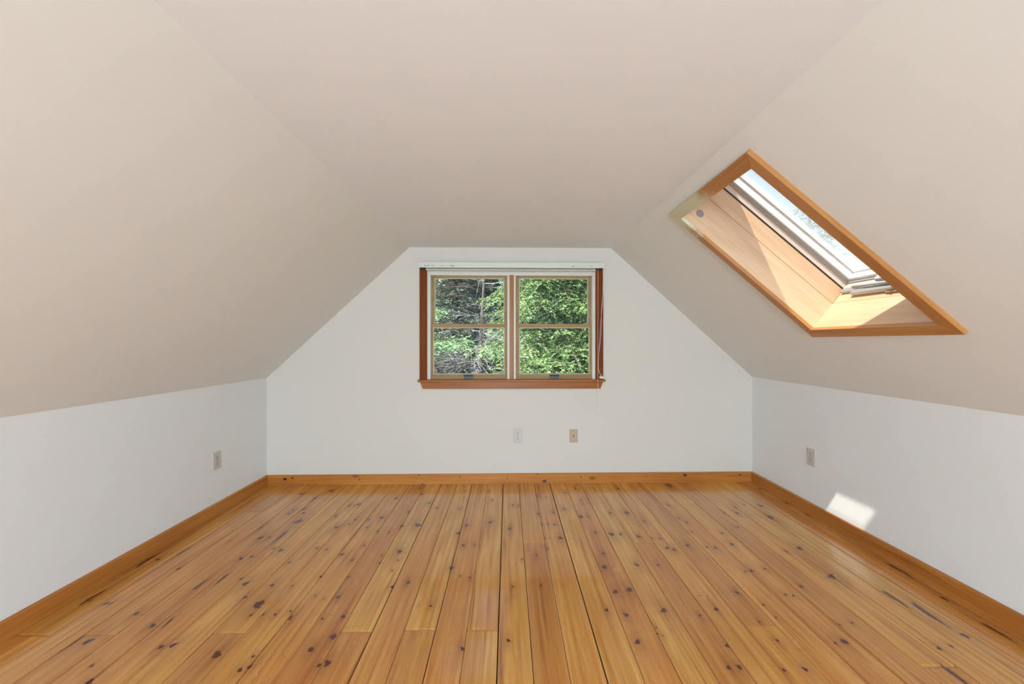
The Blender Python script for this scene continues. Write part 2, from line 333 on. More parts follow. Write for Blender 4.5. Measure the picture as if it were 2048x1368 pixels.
# ceiling and slopes
TY = lambda u, v, h: (u, h, v)
struct(MB().prism([(CL, ZC), (CR, ZC), (CR + .1, ZC + .32), (CL - .1, ZC + .32)], YF, D + .12, TY), 'ceiling', M['ceil'], 'flat white ceiling strip between the two slopes', 'ceiling')
el = Vector((XL - CL, 0, ZK - ZC)).normalized(); nl = Vector((el.z, 0, -el.x))
def sl(o, e, n, s, d): p = Vector((o[0], 0, o[1])) + e * s + n * d; return (p.x, p.z)
ll = math.hypot(XL - CL, ZK - ZC)
def TL(s, y, d): return Vector((CL, y, ZC)) + el * s + nl * d
def TR(s, y, d): return OS + ES * s + NS * d + Vector((0, y, 0))
RH = (.35, 1.15, -1.9, -1.2)                             # holes of the two added roof lights behind the camera
def rear_slope(mb, T, L, y1):
    a, b, c, d = RH
    for s0, s1, y0_, y1_ in ((0, L, YF, c), (0, L, d, y1), (0, a, c, d), (b, L, c, d)): mb.box((s0, y0_, 0), (s1, y1_, TH), T)
mb = MB(); rear_slope(mb, TL, ll, D + .12)
struct(mb, 'wall_slope_left', M['slope'], 'left sloping wall under the roof', 'wall')
# right slope with the skylight hole (a ring of eight prisms welded as one mesh)
so0, so1, sy0, sy1 = .118, 1.10, 1.609, 2.329            # hole in slope coordinates (hidden behind the casing)
mb = MB()
def slab(s0, s1, y00, y01, y10, y11, ends=(0, 0)):
    """slope slab between s0..s1; y bounds at s0 (y00,y01) and s1 (y10,y11)"""
    P = []
    for d in (0, TH):
        for (s, y) in ((s0, y00), (s1, y10), (s1, y11), (s0, y01)):
            ss = s
            P.append(OS + ES * ss + NS * d + Vector((0, y, 0)))
    mb.hexa(P)
def yk(y, s): return y + SKW * (s - .078)
s_end = LS
slab(0, so0, .5, D + .12, .5, D + .12)
slab(so1, s_end, .5, D + .12, .5, D + .12)
slab(so0, so1, .5, yk(sy0, so0), .5, yk(sy0, so1)); rear_slope(mb, TR, LS, .5)
slab(so0, so1, yk(sy1, so0), D + .12, yk(sy1, so1), D + .12)
struct(mb, 'wall_slope_right', M['slope'], 'right sloping wall holding the skylight', 'wall')
# far gable wall with window hole
wa0, wa1, wz0, wz1 = wa(855.5), wa(1190.5), wz(759), wz(545)
def gable(name, T, hole, label, th):
    mb = MB(); a0, a1, z0, z1 = hole
    def piece(prof): mb.prism(prof, 0, -th, lambda u, v, h: T(u, h, v))
    def top(a):
        if a < CL: return ZC + (CL - a) / (CL - XL) * (ZK - ZC) + .03
        if a > CR: return ZC + (a - CR) / (XR - CR) * (ZK - ZC) + .03
        return ZC + .03
    L, Rr = XL - .03, XR + .03
    piece([(L, -.1), (a0, -.1), (a0, top(a0)), (CL, top(CL)) if a0 > CL else (a0, top(a0) - 1e-4), (L, top(L))])
    piece([(a1, -.1), (Rr, -.1), (Rr, top(Rr)), (CR, top(CR)), (a1, top(a1))])
    piece([(a0, -.1), (a1, -.1), (a1, z0), (a0, z0)])
    piece([(a0, z1), (a1, z1), (a1, top(a1)), (a0, top(a0))])
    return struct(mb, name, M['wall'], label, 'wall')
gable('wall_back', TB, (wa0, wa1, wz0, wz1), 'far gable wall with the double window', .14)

# baseboards (plain square boards with a thin eased top edge)
BH = .084
def board_prof(t): return [(0, 0), (t, 0), (t, BH - .006), (t - .004, BH), (0, BH)]
def baseboard(name, T, h0, h1, mat, label):
    mb = MB(); mb.prism(board_prof(.016), h0, h1, T); return struct(mb, name, mat, label, 'baseboard')
baseboard('baseboard_back', lambda u, v, h: TB(h, u, v), XL + .016, XR - .016, M['basex'], 'amber pine baseboard along the far wall')
baseboard('baseboard_left', lambda u, v, h: (XL + u, h, v), YF + .02, D - .028, M['basey'], 'amber pine baseboard along the left knee wall')
baseboard('baseboard_right', lambda u, v, h: (XR - u, h, v), YF + .02, D + .024, M['basey'], 'amber pine baseboard along the right knee wall')
def knot_disc(mb, T, cu, cv, ru, rv):
    vs = [mb.bm.verts.new(T(cu + ru * math.cos(t) * (1 + .15 * math.sin(3 * t)), cv + rv * math.sin(t))) for t in [2 * math.pi * i / 14 for i in range(14)]]
    mb.bm.faces.new(vs)
M['knot'] = paint('dark pine knot', rgb(58, 28, 16), .4)
mb = MB()
for px, py, r in [(1089, 963, 4.2), (719, 957, 1.8), (920, 953, 1.6), (1015, 957, 1.6), (1162, 955, 1.4), (838, 948.5, 1.6), (1075, 948.5, 1.6), (1370, 953, 3.6), (1292, 955, 1.3), (570, 955, 3.5), (585, 953, 2.4), (845, 967, 2.2), (1480, 953, 2)]:
    if r: knot_disc(mb, lambda a, z: TB(a, .0163, z), wa(px, .016), wz(py, .016), r / S, r * .7 / S)
bb = bpy.data.objects['baseboard_back']
mb.build('knot', M['knot'], bb)

# ------------------------------------------------------------------ window_1: pair of double-hung sashes
W1 = tag(empty('window_1', TB(0, 0, wz(760))), 'pair of double-hung wooden sash windows in the far wall looking onto trees', 'window', kind='structure')
def wbox(px0, px1, py0, py1, b0, b1, name, mat, parent, bevel=.0015, label=None):
    """upright board on the far wall, measured where its front face b1 shows in the photo"""
    o = MB().box((wa(px0, b1), b0, wz(py1, b1)), (wa(px1, b1), b1, wz(py0, b1)), TB).build(name, mat, parent, bevel=bevel)
    if label: o['label'] = label
    return o
wbox(839, 853.6, 533, 759, 0, .018, 'casing', M['redz'], W1, label='dark red-brown side casing')
wbox(1191.6, 1206.6, 533, 759, 0, .018, 'casing', M['redz'], W1, label='dark red-brown side casing')
wbox(839, 1206.6, 527, 540, 0, .018, 'head_casing', M['redx'], W1)
# stool and apron
zs0, zs1 = wz(764.2, .05), wz(759.6, .05)
MB().box((wa(834.8, .05), -.03, zs0), (wa(1211.6, .05), .05, zs1), TB).build('stool', M['trimx'], W1, bevel=.004)['label'] = 'amber pine window stool'
ap = MB(); a0, a1 = wa(840, .016), wa(1206.3, .016); z0, z1 = wz(777.6, .016), zs0
ap.prism([(a0, z1), (a1, z1), (a1 - .022, z0), (a0 + .022, z0)], 0, .016, lambda u, v, h: TB(u, h, v))
ap.build('apron', M['trimx'], W1, bevel=.0015)
# white jambs lining the opening, head jamb and mullion
wbox(853.6, 861, 545, 759.5, -.13, -.004, 'jamb', M['white'], W1)
wbox(1184.5, 1191.8, 545, 759.5, -.13, -.004, 'jamb', M['white'], W1)
wbox(851, 1191.6, 535, 551, -.13, -.002, 'head_jamb', M['white'], W1)
MB().box((wa(855, 0), -.15, wz(762, 0)), (wa(1190.5, 0), -.03, wz(758.8, -.03)), TB).build('sill', M['white'], W1)
mu = wbox(1014.6, 1031.5, 550, 759.5, -.13, -.008, 'mullion', M['white'], W1)
o = wbox(1019, 1027.6, 550, 759.5, -.008, .004, 'mullion_cover', M['mullz'], W1); o['label'] = 'pine mullion strip'
def sash(name, px0, px1, pyt, pyb, gl0, gl1, gt, gb, b0, b1, label):
    """frame measured at its front face b1, glass edges gl0..gl1 x gt..gb"""
    A0, A1, G0, G1 = [wa(p, b1) for p in (px0, px1, gl0, gl1)]; Zt, Zb, Gt, Gb = [wz(p, b1) for p in (pyt, pyb, gt, gb)]
    root = MB()
    for (x0, x1, z0, z1) in ((A0, G0, Zb, Zt), (G1, A1, Zb, Zt), (G0, G1, Gt, Zt), (G0, G1, Zb, Gb)):
        root.box((x0, b0, z0), (x1, b1, z1), TB)
    fr = root.build(name, M['sashx'], W1); fr['label'] = label
    # glazing bead, sloping from the frame's face down to the glass
    bd = MB(); w = .006
    for (p, q) in (((G0, Gb), (G0 + w, Gt)), ((G1 - w, Gb), (G1, Gt)), ((G0 + w, Gt - w), (G1 - w, Gt)), ((G0 + w, Gb), (G1 - w, Gb + w))):
        bd.box((p[0], b1 - .016, p[1]), (q[0], b1 - .004, q[1]), TB)
    bd.build('glazing_bead', M['bead'], fr)
    MB().box((G0 + .0005, b0 + .014, Gb + .0005), (G1 - .0005, b0 + .018, Gt - .0005), TB).build('pane', M['glass'], fr)
    return fr
M['bead'] = paint('pale glazing bead', rgb(206, 196, 160), .5)
for (l, r, g0, g1, u0, u1, lk, lf) in ((860.6, 1014.6, 866.2, 1009, 869.2, 1008.4, (927.6, 940), (927.8, 946)),
                                       (1031.6, 1185, 1038.6, 1179, 1038, 1176.2, (1098.6, 1111.6), (1099.3, 1118))):
    side = 'left' if l < 1000 else 'right'
    up = sash('upper_sash', l, r, 551, 655, u0, u1, 556.6, 649, -.098, -.066, 'upper sash of the %s window' % side)
    lo = sash('lower_sash', l - .4, r - .2, 648, 758.6, g0, g1, 655, 748.4, -.064, -.032, 'lower sash of the %s window' % side)
    m = MB(); b = -.045; zt = wz(648.2, -.032)
    a0, a1 = wa(lk[0], b), wa(lk[1], b)
    m.box((a0, b - .012, zt - .002), (a1, b + .012, zt + .012), TB)
    m.box(((a0 + a1) / 2 - .008, b - .01, zt + .008), ((a0 + a1) / 2 + .016, b + .014, zt + .018), TB)
    m.build('sash_lock', M['lock'], lo, bevel=.002)
    m = MB(); a0, a1 = wa(lf[0], -.02), wa(lf[1], -.02); zt, zb = wz(749.5, -.02), wz(757.5, -.02)
    m.prism([(-.033, zb), (-.028, zb), (-.028, zt - .012), (-.008, zt - .008), (-.006, zt - .002), (-.012, zt), (-.033, zt)], a0, a1, lambda u, v, h: TB(h, u, v))
    m.build('sash_lift', M['lift'], lo, bevel=.0008)

# ------------------------------------------------------------------ mini blind, pulled right up
BL = tag(empty('mini_blind', TB(0, .03, wz(536))), 'white mini blind pulled fully up above the double window', 'blind')
hz0, hz1 = wz(535.4, .062), wz(525, .062)
mb = MB(); mb.prism([(.019, hz0), (.060, hz0), (.062, hz0 + .006), (.062, hz0 + .018), (.0605, hz0 + .02), (.0605, hz1 - .007), (.062, hz1 - .005), (.062, hz1), (.019, hz1)], wa(837, .06), wa(1209, .06), lambda u, v, h: TB(h, u, v))
mb.build('headrail', M['blind'], BL)
rng = random.Random(3)
for i in range(4):                                      # gathered slats: slightly shifted and bowed thin strips
    z = hz0 - .0016 - i * .0026; mb = MB(); da = rng.uniform(-.004, .004)
    mb.prism([(.022, z), (.040, z + .0014), (.058, z), (.058, z + .0009), (.040, z + .0023), (.022, z + .0009)], wa(853, .05) + da, wa(1191, .05) + da + rng.uniform(-.003, .003), lambda u, v, h: TB(h, u, v))
    mb.build('slat', M['blind'], BL)
mb = MB(); z = hz0 - .0125
mb.box((wa(852, .05), .022, z - .009), (wa(1192, .05), .058, z), TB); mb.build('bottom_rail', M['blind'], BL, bevel=.003)
for px in (845.5, 1198):
    mb = MB(); a = wa(px, .05); mb.box((a - .022, .02, hz0 - .012), (a + .020, .056, hz0 - .0005), TB); mb.build('end_bracket', M['dark'], BL, bevel=.002)
for px, py, w, h in [(856, 531.5, 5, 1.2), (866, 531.8, 7, .7), (884, 532, 5, .6), (903, 531.6, 8, 1.0), (907, 532.8, 4, .9), (850, 532, 2.5, 1.6), (1146, 532.5, 5, 1.1), (1168, 532.2, 4, .5), (1182, 531.9, 6, .5)]:
    mb = MB(); a, z = wa(px, .062), wz(py, .062); mb.box((a - w / S / 2, .0615, z - h / S / 2), (a + w / S / 2, .0626, z + h / S / 2), TB)
    mb.build('grime_streak', M['blinddark'], BL)
def curve(pts, n=10):
    P = [Vector(p) for p in pts]; out = []
    for i in range(len(P) - 1):
        p0, p1, p2, p3 = P[max(i - 1, 0)], P[i], P[i + 1], P[min(i + 2, len(P) - 1)]
        for j in range(n):
            t = j / n; out.append(.5 * ((2 * p1) + (p2 - p0) * t + (2 * p0 - 5 * p1 + 4 * p2 - p3) * t * t + (3 * p1 - p0 - 3 * p2 + p3) * t ** 3))
    return out + [P[-1]]
def cord(pts, r, name='pull_cord'): MB().tube(curve([TB(wa(px, b), b, wz(py, b)) for px, py, b in pts]), r, 6).build(name, M['cord'], BL, smooth=True)
cord([(1196, 535, .056), (1195.8, 600, .056), (1195.6, 700, .056), (1195.4, 745, .058), (1195.6, 765, .058), (1196.2, 790, .05), (1196, 819.5, .045)], .0013, 'wand')
cord([(1206.4, 536, .05), (1206.6, 570, .046), (1203, 620, .04), (1202, 668, .036), (1197.5, 710, .036), (1196.9, 735, .036), (1198, 745, .038), (1204, 752.5, .04)], .0014)
cord([(1206.2, 536, .046), (1204.8, 600, .04), (1200.5, 660, .036), (1197.3, 715, .034), (1197.4, 738, .034), (1199.5, 746, .034), (1201.5, 753.5, .036)], .0013)
mb = MB(); mb.prism([(.02, wz(757.4, .03)), (.044, wz(757.4, .03)), (.044, wz(754.2, .03)), (.036, wz(752.6, .03)), (.02, wz(752.6, .03))], wa(1198.6, .03), wa(1206.2, .03), lambda u, v, h: TB(h, u, v))
mb.build('cord_tassel', M['cord'], BL, bevel=.002)

# ------------------------------------------------------------------ outlets and cable plate
def plate_mesh(w, h, t, T, name, mat, parent):
    mb = MB(); i = .006
    P = [(-w / 2, 0, -h / 2), (w / 2, 0, -h / 2), (w / 2, 0, h / 2), (-w / 2, 0, h / 2)]
    Q = [(-w / 2 + i, t, -h / 2 + i), (w / 2 - i, t, -h / 2 + i), (w / 2 - i, t, h / 2 - i), (-w / 2 + i, t, h / 2 - i)]
    mid = [(x, t * .5, z) for x, _, z in P]
    v = [[mb.bm.verts.new(T(*p)) for p in L] for L in (P, mid, Q)]
    for A, B in zip(v, v[1:]):
        for j in range(4): mb.bm.faces.new((A[j], A[(j + 1) % 4], B[(j + 1) % 4], B[j]))
    mb.bm.faces.new(v[0][::-1]); mb.bm.faces.new(v[2]); return mb.build(name, mat, parent)
def disc(mb, T, cx, cz, r, y0, y1, flat=1.0, n=20):
    prof = []
    for i in range(n):
        t = 2 * math.pi * i / n; prof.append((cx + r * math.cos(t), cz + max(-r * flat, min(r * flat, r * math.sin(t)))))
    mb.prism(prof, y0, y1, lambda u, v, h: T(u, h, v))
def outlet(T, loc, label):
    o = tag(empty('wall_outlet', loc), label, 'outlet', 'duplex wall outlets')
    plate_mesh(.0745, .121, .006, T, 'cover_plate', M['plate'], o)
    for cz in (.0205, -.0205):
        mb = MB(); disc(mb, T, 0, cz, .0172, .005, .0078, .82); rc = mb.build('receptacle', M['plate'], o)
        mb = MB()
        mb.box((-.0085, .0076, cz + .000), (-.0057, .0083, cz + .010), T); mb.box((.0057, .0076, cz + .001), (.0082, .0083, cz + .009), T)
        disc(mb, T, 0, cz - .0078, .0034, .0076, .0083)
        mb.build('slots', M['slot'], rc)
    mb = MB(); disc(mb, T, 0, 0, .0036, .0055, .0075); mb.build('screw', M['screw'], o)
    return o
def at_back(px, py):
    a, z = wa(px), wz(py); return (lambda u, v, w: TB(a + u, v, z + w)), TB(a, 0, z)
T, loc = at_back(1035.8, 871.4); outlet(T, loc, 'almond duplex outlet on the far wall below the window')
outlet(lambda u, v, w: (XL + v, 2.868 + u, .377 + w), (XL, 2.868, .377), 'white duplex outlet on the left knee wall')
outlet(lambda u, v, w: (XR - v, 2.825 - u, .400 + w), (XR, 2.825, .400), 'white duplex outlet on the right knee wall above the sun patch')
T, loc = at_back(1147, 872.2)
CP = tag(empty('cable_plate', loc), 'tan cable jack plate on the far wall right of the almond outlet', 'wall plate')
plate_mesh(.069, .113, .006, T, 'cover_plate', M['plate2'], CP)
mb = MB(); disc(mb, T, 0, -.002, .0068, .0055, .0085, n=6); nut = mb.build('jack_nut', M['brass'], CP)
mb = MB(); disc(mb, T, 0, -.002, .0050, .008, .0135); mb.build('jack_hole', M['dark'], nut)
for cz in (.042, -.042):
    mb = MB(); disc(mb, T, 0, cz, .0034, .0055, .0068); mb.build('screw', M['brass'], CP)

# ------------------------------------------------------------------ window_2: roof window in its pine shaft
W2 = tag(empty('window_2', TS(.6, 1.97, 0)), 'pine trimmed skylight in the right sloping wall with a white sash', 'window', kind='structure')
M['pines'] = M['trimx']
def shaft_wood(name, along, lit_tone):
    """pine that the sun has bleached; one casing corner still carries pale old finish"""
    k = N(name); 
    at_s = k.coord((1, 1, 1)); 
    rot = k.n('ShaderNodeMapping'); k.l(at_s, rot.inputs[0]); ang = math.atan2(-ES.z, ES.x)
    rot.inputs['Rotation'].default_value = (0, -ang, 0)
    def sc(v):
        mp = k.n('ShaderNodeMapping'); k.l(rot.outputs[0], mp.inputs[0]); mp.inputs['Scale'].default_value = v; return mp.outputs[0]
    v1 = [60, 60, 60]; v1[along] = 2.5; v2 = [10, 10, 10]; v2[along] = 1.0
    g = k.noise(sc(tuple(v1)), 1, 4, .6, .5); g2 = k.noise(sc(tuple(v2)), 1, 3, .5, .8)
    f = k.math('ADD', k.math('MULTIPLY', g, .45), k.math('MULTIPLY', g2, .55))
    if lit_tone: c = k.ramp(f, [(.3, rgb(206, 164, 122)), (.5, rgb(220, 182, 142)), (.72, rgb(232, 200, 164))])  # paler ramp: sunlight in the shaft put into the wood colour
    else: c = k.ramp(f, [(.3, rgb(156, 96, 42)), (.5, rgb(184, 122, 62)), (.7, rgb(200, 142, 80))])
    if not lit_tone:
        p = TS(.11, 2.33, 0) - TS(.6, 1.97, 0)
        dv = k.n('ShaderNodeVectorMath', _operation='DISTANCE'); k.l(at_s, dv.inputs[0]); dv.inputs[1].default_value = p
        n = k.noise(sc((12, 12, 12)), 1, 5, .7)
        d = k.math('ADD', dv.outputs['Value'], k.math('MULTIPLY', k.math('SUBTRACT', n, .5), .28))
        ed = k.n('ShaderNodeSeparateXYZ'); k.l(rot.outputs[0], ed.inputs[0])
        # old varnish lost along the top casing for its far half and just around the corner
        far = k.math('SUBTRACT', ed.outputs[1], .36 - .43)
        c = k.mix(k.ramp(d, [(.30, (1, 1, 1, 1)), (.40, (0, 0, 0, 1))]) if along == 1 else k.ramp(d, [(.10, (1, 1, 1, 1)), (.17, (0, 0, 0, 1))]), c, rgb(214, 206, 172))
    return k.bsdf(c, .45, k.bump(g, .06, .001), coat=.15, coat_rough=.25)
M['sk_s'] = shaft_wood('pine skylight casing down the slope', 0, False); M['sk_y'] = shaft_wood('pine skylight casing across', 1, False)
M['sb_s'] = shaft_wood('sunlight toned pine shaft board', 0, True); M['sb_y'] = shaft_wood('sunlight toned pine shaft board across', 1, True)
o0, o1, p0, p1 = .078, 1.135, 1.582, 2.352               # casing outer
i0, i1, j0, j1 = .141, 1.077, 1.636, 2.302               # casing inner
CT = .020
def quadprism(P, d0, d1, name, mat, parent):
    """4 corners (s,y) between depths d0,d1"""
    mb = MB(); mb.hexa([TS(s, y, d0) for s, y in P] + [TS(s, y, d1) for s, y in P]); return mb.build(name, mat, parent, bevel=.001)
quadprism([(o0, p0), (o0, p1), (i0, j1), (i0, j0)], -CT, 0, 'casing', M['sk_y'], W2)['label'] = 'top casing with worn pale finish at one end'
quadprism([(o1, p0), (i1, j0), (i1, j1), (o1, p1)], -CT, 0, 'casing', M['sk_y'], W2)
quadprism([(o0, p0), (i0, j0), (i1, j0), (o1, p0)], -CT, 0, 'casing', M['sk_s'], W2)
quadprism([(o0, p1), (o1, p1), (i1, j1), (i0, j1)], -CT, 0, 'casing', M['sk_s'], W2)
# shaft liners: two boards per side with a groove between them, flaring a little outward
r = .004; DG, DE = .172, .268                            # groove depth, end of the shaft
FL = -.064                                                 # the shaft leans towards plumb as it rises
def TF(s, y, d): return TS(s + FL * d, y, d)
def liner(s0, s1, y0, y1, outer, name, mat):
    """face between two (s,y) corners; outer = thickness direction (ds,dy)"""
    for a, b in ((.0, DG - .0015), (DG + .0015, DE)):
        rec = 0 if a == 0 else .0012
        P = []
        for d in (a, b):
            for (s, y, q) in ((s0, y0, rec), (s1, y1, rec), (s1, y1, .016), (s0, y0, .016)):
                P.append(TF(s + outer[0] * q, y + outer[1] * q, d))
        MB().hexa(P).build(name, mat, W2)
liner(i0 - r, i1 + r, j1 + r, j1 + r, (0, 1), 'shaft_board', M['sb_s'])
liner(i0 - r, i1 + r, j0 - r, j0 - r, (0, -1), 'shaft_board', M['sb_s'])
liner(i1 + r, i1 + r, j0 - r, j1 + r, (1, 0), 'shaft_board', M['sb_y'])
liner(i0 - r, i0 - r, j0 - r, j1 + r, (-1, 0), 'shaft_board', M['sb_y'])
# large faded knot on the far shaft board
mb = MB(); kp = [TF(.205 + .024 * math.cos(t), j1 + r - .0008, .075 + .020 * math.sin(t)) for t in [2 * math.pi * i / 20 for i in range(20)]]
mb.bm.faces.new([mb.bm.verts.new(p) for p in kp]); mb.build('knot', paint('grey faded knot', rgb(150, 138, 132), .5), W2)
# dark gasket line, fixed frame, white sash, pane
def ring(so, si, d0, d1, name, mat, parent, bevel=.001):
    (a0, a1, b0, b1), (c0, c1, e0, e1) = so, si; mb = MB()
    for P in ([(a0, b0), (a0, b1), (c0, e1), (c0, e0)], [(a1, b0), (c1, e0), (c1, e1), (a1, b1)], [(a0, b0), (c0, e0), (c1, e0), (a1, b0)], [(a0, b1), (a1, b1), (c1, e1), (c0, e1)]):
        mb.hexa([TF(s, y, d0) for s, y in P] + [TF(s, y, d1) for s, y in P])
    return mb.build(name, mat, parent)
A = (i0 - r, i1 + r, j0 - r, j1 + r)
def grow(a, g): return (a[0] - g, a[1] + g, a[2] - g, a[3] + g)
ring(grow(A, .03), grow(A, -.001), DE, DE + .006, 'gasket', M['gasket'], W2)
fr = ring(grow(A, .03), grow(A, -.004), DE + .006, .318, 'fixed_frame', M['skytan'], W2); fr['label'] = 'pale tan fixed frame'
ring(grow(A, .03), grow(A, -.012), .306, .318, 'frame_lip', M['skygrey'], W2)
sa = ring((A[0] - .12, A[1] + .02, A[2] - .02, A[3] + .02), (A[0] - .062, A[1] - .028, A[2] + .028, A[3] - .028), .3185, .385, 'roof_sash', M['skyframe'], W2); sa['label'] = 'white roof window sash'
ring((A[0] - .063, A[1] - .027, A[2] + .027, A[3] - .027), (A[0] - .056, A[1] - .037, A[2] + .037, A[3] - .037), .358, .366, 'glazing_bead', M['skyframe'], sa)
g = (A[0] - .064, A[1] - .025, A[2] + .025, A[3] - .025); mb = MB(); mb.hexa([TF(s, y, d) for d in (.366, .371) for s, y in ((g[0], g[2]), (g[1], g[2]), (g[1], g[3]), (g[0], g[3]))]); mb.build('pane', M['skyglass'], sa)
ring((A[0] - .17, A[1] + .09, A[2] - .09, A[3] + .09), (A[0] - .07, A[1] - .005, A[2] + .005, A[3] - .005), .386, .40, 'flashing', M['alu'], W2)
# opener hardware on the bottom shaft board: track, operator body, arm and spud
sB = i1 + r
def hw(y0, y1, d0, d1, h0, h1): return [TF(sB - h, y, d) for h in (h0, h1) for y, d in ((y0, d0), (y1, d0), (y1, d1), (y0, d1))]
HWR = MB().hexa(hw(1.70, j1 - .012, .236, .262, .0, .016)).build('opener_track', M['alu'], W2, bevel=.003)
mb = MB(); mb.hexa(hw(1.76, 2.20, .206, .240, .0, .024)); ob = mb.build('opener_body', M['alu'], W2, bevel=.005)
mb = MB(); mb.tube([TF(sB - .028, 2.20, .246), TF(sB - .034, 2.10, .240), TF(sB - .034, 1.99, .236), TF(sB - .03, 1.93, .232)], .008, 10); mb.build('opener_arm', M['skygrey'], ob, smooth=True)
mb = MB(); mb.tube([TF(sB - .024, 1.95, .222), TF(sB - .05, 1.95, .216)], .009, 12); mb.build('crank_spud', M['brass'], ob, smooth=True)
mb = MB(); mb.hexa(hw(1.74, 2.00, .194, .208, .0, .010)); mb.build('opener_cover', M['brass'], W2, bevel=.002)
mb = MB(); mb.hexa([TF(sB - .010 - h, y, d) for h in (0, .02) for y, d in ((1.90, .276), (2.10, .276), (2.10, .316), (1.90, .316))]); mb.build('sash_catch', M['skygrey'], sa, bevel=.004)

# ------------------------------------------------------------------ the end of the room behind the camera: gable wall with a window added to light the room
def TFw(a, b, z): return Vector((a, YF + b, z))
gable('wall_front', TFw, (-.8, .8, .55, 1.75), 'gable wall behind the camera with an added window opening', .14)
W3 = tag(empty('added_window_3', (0, YF, .55)), 'added wide window in the gable behind the camera', 'window', kind='structure')
for a, b in (((-.88, 0, .55), (-.8, .018, 1.83)), ((.8, 0, .55), (.88, .018, 1.83))): MB().box(a, b, TFw).build('casing', M['redz'], W3)
MB().box((-.8, 0, 1.75), (.8, .018, 1.83), TFw).build('head_casing', M['redx'], W3)
MB().box((-.92, -.02, .525), (.92, .05, .55), TFw).build('stool', M['trimx'], W3)
MB().box((-.02, -.1, .55), (.02, 0, 1.75), TFw).build('mullion', M['mullz'], W3)

for nm, T, sd in (('added_window_4', TL, 'left'), ('added_window_5', TR, 'right')):  # made-up roof lights, added to brighten the room
    o = tag(empty(nm, T(.75, -1.55, 0)), 'added plain roof light in the %s slope behind the camera' % sd, 'window', kind='structure'); a, b, c, d = RH
    for (s0, s1, y0, y1) in ((a - .06, a, c - .06, d + .06), (b, b + .06, c - .06, d + .06), (a, b, c - .06, c), (a, b, d, d + .06)):
        MB().box((s0, y0, -.018), (s1, y1, 0), T).build('casing', M['trimy'], o, bevel=.001)
    fm = MB()
    for (s0, s1, y0, y1) in ((a - .02, a + .05, c - .02, d + .02), (b - .05, b + .02, c - .02, d + .02), (a + .05, b - .05, c - .02, c + .05), (a + .05, b - .05, d - .05, d + .02)):
        fm.box((s0, y0, TH + .001), (s1, y1, TH + .04), T)
    fr = fm.build('roof_sash', M['skyframe'], o); MB().box((a + .05, c + .05, TH + .015), (b - .05, d - .05, TH + .02), T).build('pane', M['glass'], fr)

# ------------------------------------------------------------------ outside: trees
def needle_mat(name, c0, c1, c2):
    k = N(name); n = k.noise(k.coord((1, 1, 1)), 7, 3); n2 = k.noise(k.coord((1, 1, 1)), 45, 2)
    c = k.ramp(k.math('ADD', k.math('MULTIPLY', n, .6), k.math('MULTIPLY', n2, .4)), [(.35, c0), (.5, c1), (.65, c2)])
    d = k.n('ShaderNodeBsdfPrincipled'); t = k.n('ShaderNodeBsdfTranslucent'); k.l(c, d.inputs['Base Color']); d.inputs['Roughness'].default_value = .4
    k.l(c, t.inputs[0]); mx = k.n('ShaderNodeMixShader'); mx.inputs[0].default_value = .2
    k.l(d.outputs[0], mx.inputs[1]); k.l(t.outputs[0], mx.inputs[2]); o = k.n('ShaderNodeOutputMaterial'); k.l(mx.outputs[0], o.inputs[0]); return k.m
M['hemlock'] = needle_mat('bright hemlock foliage', rgb(58, 80, 42), rgb(102, 132, 72), rgb(166, 188, 116))
M['dkneedle'] = needle_mat('dark spruce foliage', rgb(58, 68, 58), rgb(82, 94, 76), rgb(116, 130, 104))
M['pine'] = needle_mat('fresh pine needles', rgb(84, 124, 78), rgb(122, 160, 106), rgb(168, 200, 144))
def bark_mat(name, a, b):
    k = N(name); n = k.noise(k.coord((30, 30, 6)), 1, 5, .7); return k.bsdf(k.ramp(n, [(.35, a), (.65, b)]), .9, k.bump(n, .5, .01), spec=.2)
M['bark'] = bark_mat('brown bark', rgb(60, 48, 40), rgb(104, 88, 76)); M['lichen'] = bark_mat('grey lichen covered dead wood', rgb(104, 100, 100), rgb(178, 174, 178))
M['deadwood'] = bark_mat('grey brown dead twigs', rgb(70, 62, 58), rgb(122, 112, 106))
GZ = -3.0
def leaf_mesh(name, P, mat, parent):
    """P: (n,4,3) array of leaf quads"""
    P = np.asarray(P, np.float32); n = len(P); me = bpy.data.meshes.new(name)
    me.vertices.add(n * 4); me.vertices.foreach_set('co', P.ravel()); me.loops.add(n * 4); me.loops.foreach_set('vertex_index', np.arange(n * 4, dtype=np.int32))
    me.polygons.add(n); me.polygons.foreach_set('loop_start', np.arange(0, n * 4, 4, dtype=np.int32)); me.update(calc_edges=True)
    me.materials.append(mat); return link(name, me, parent)
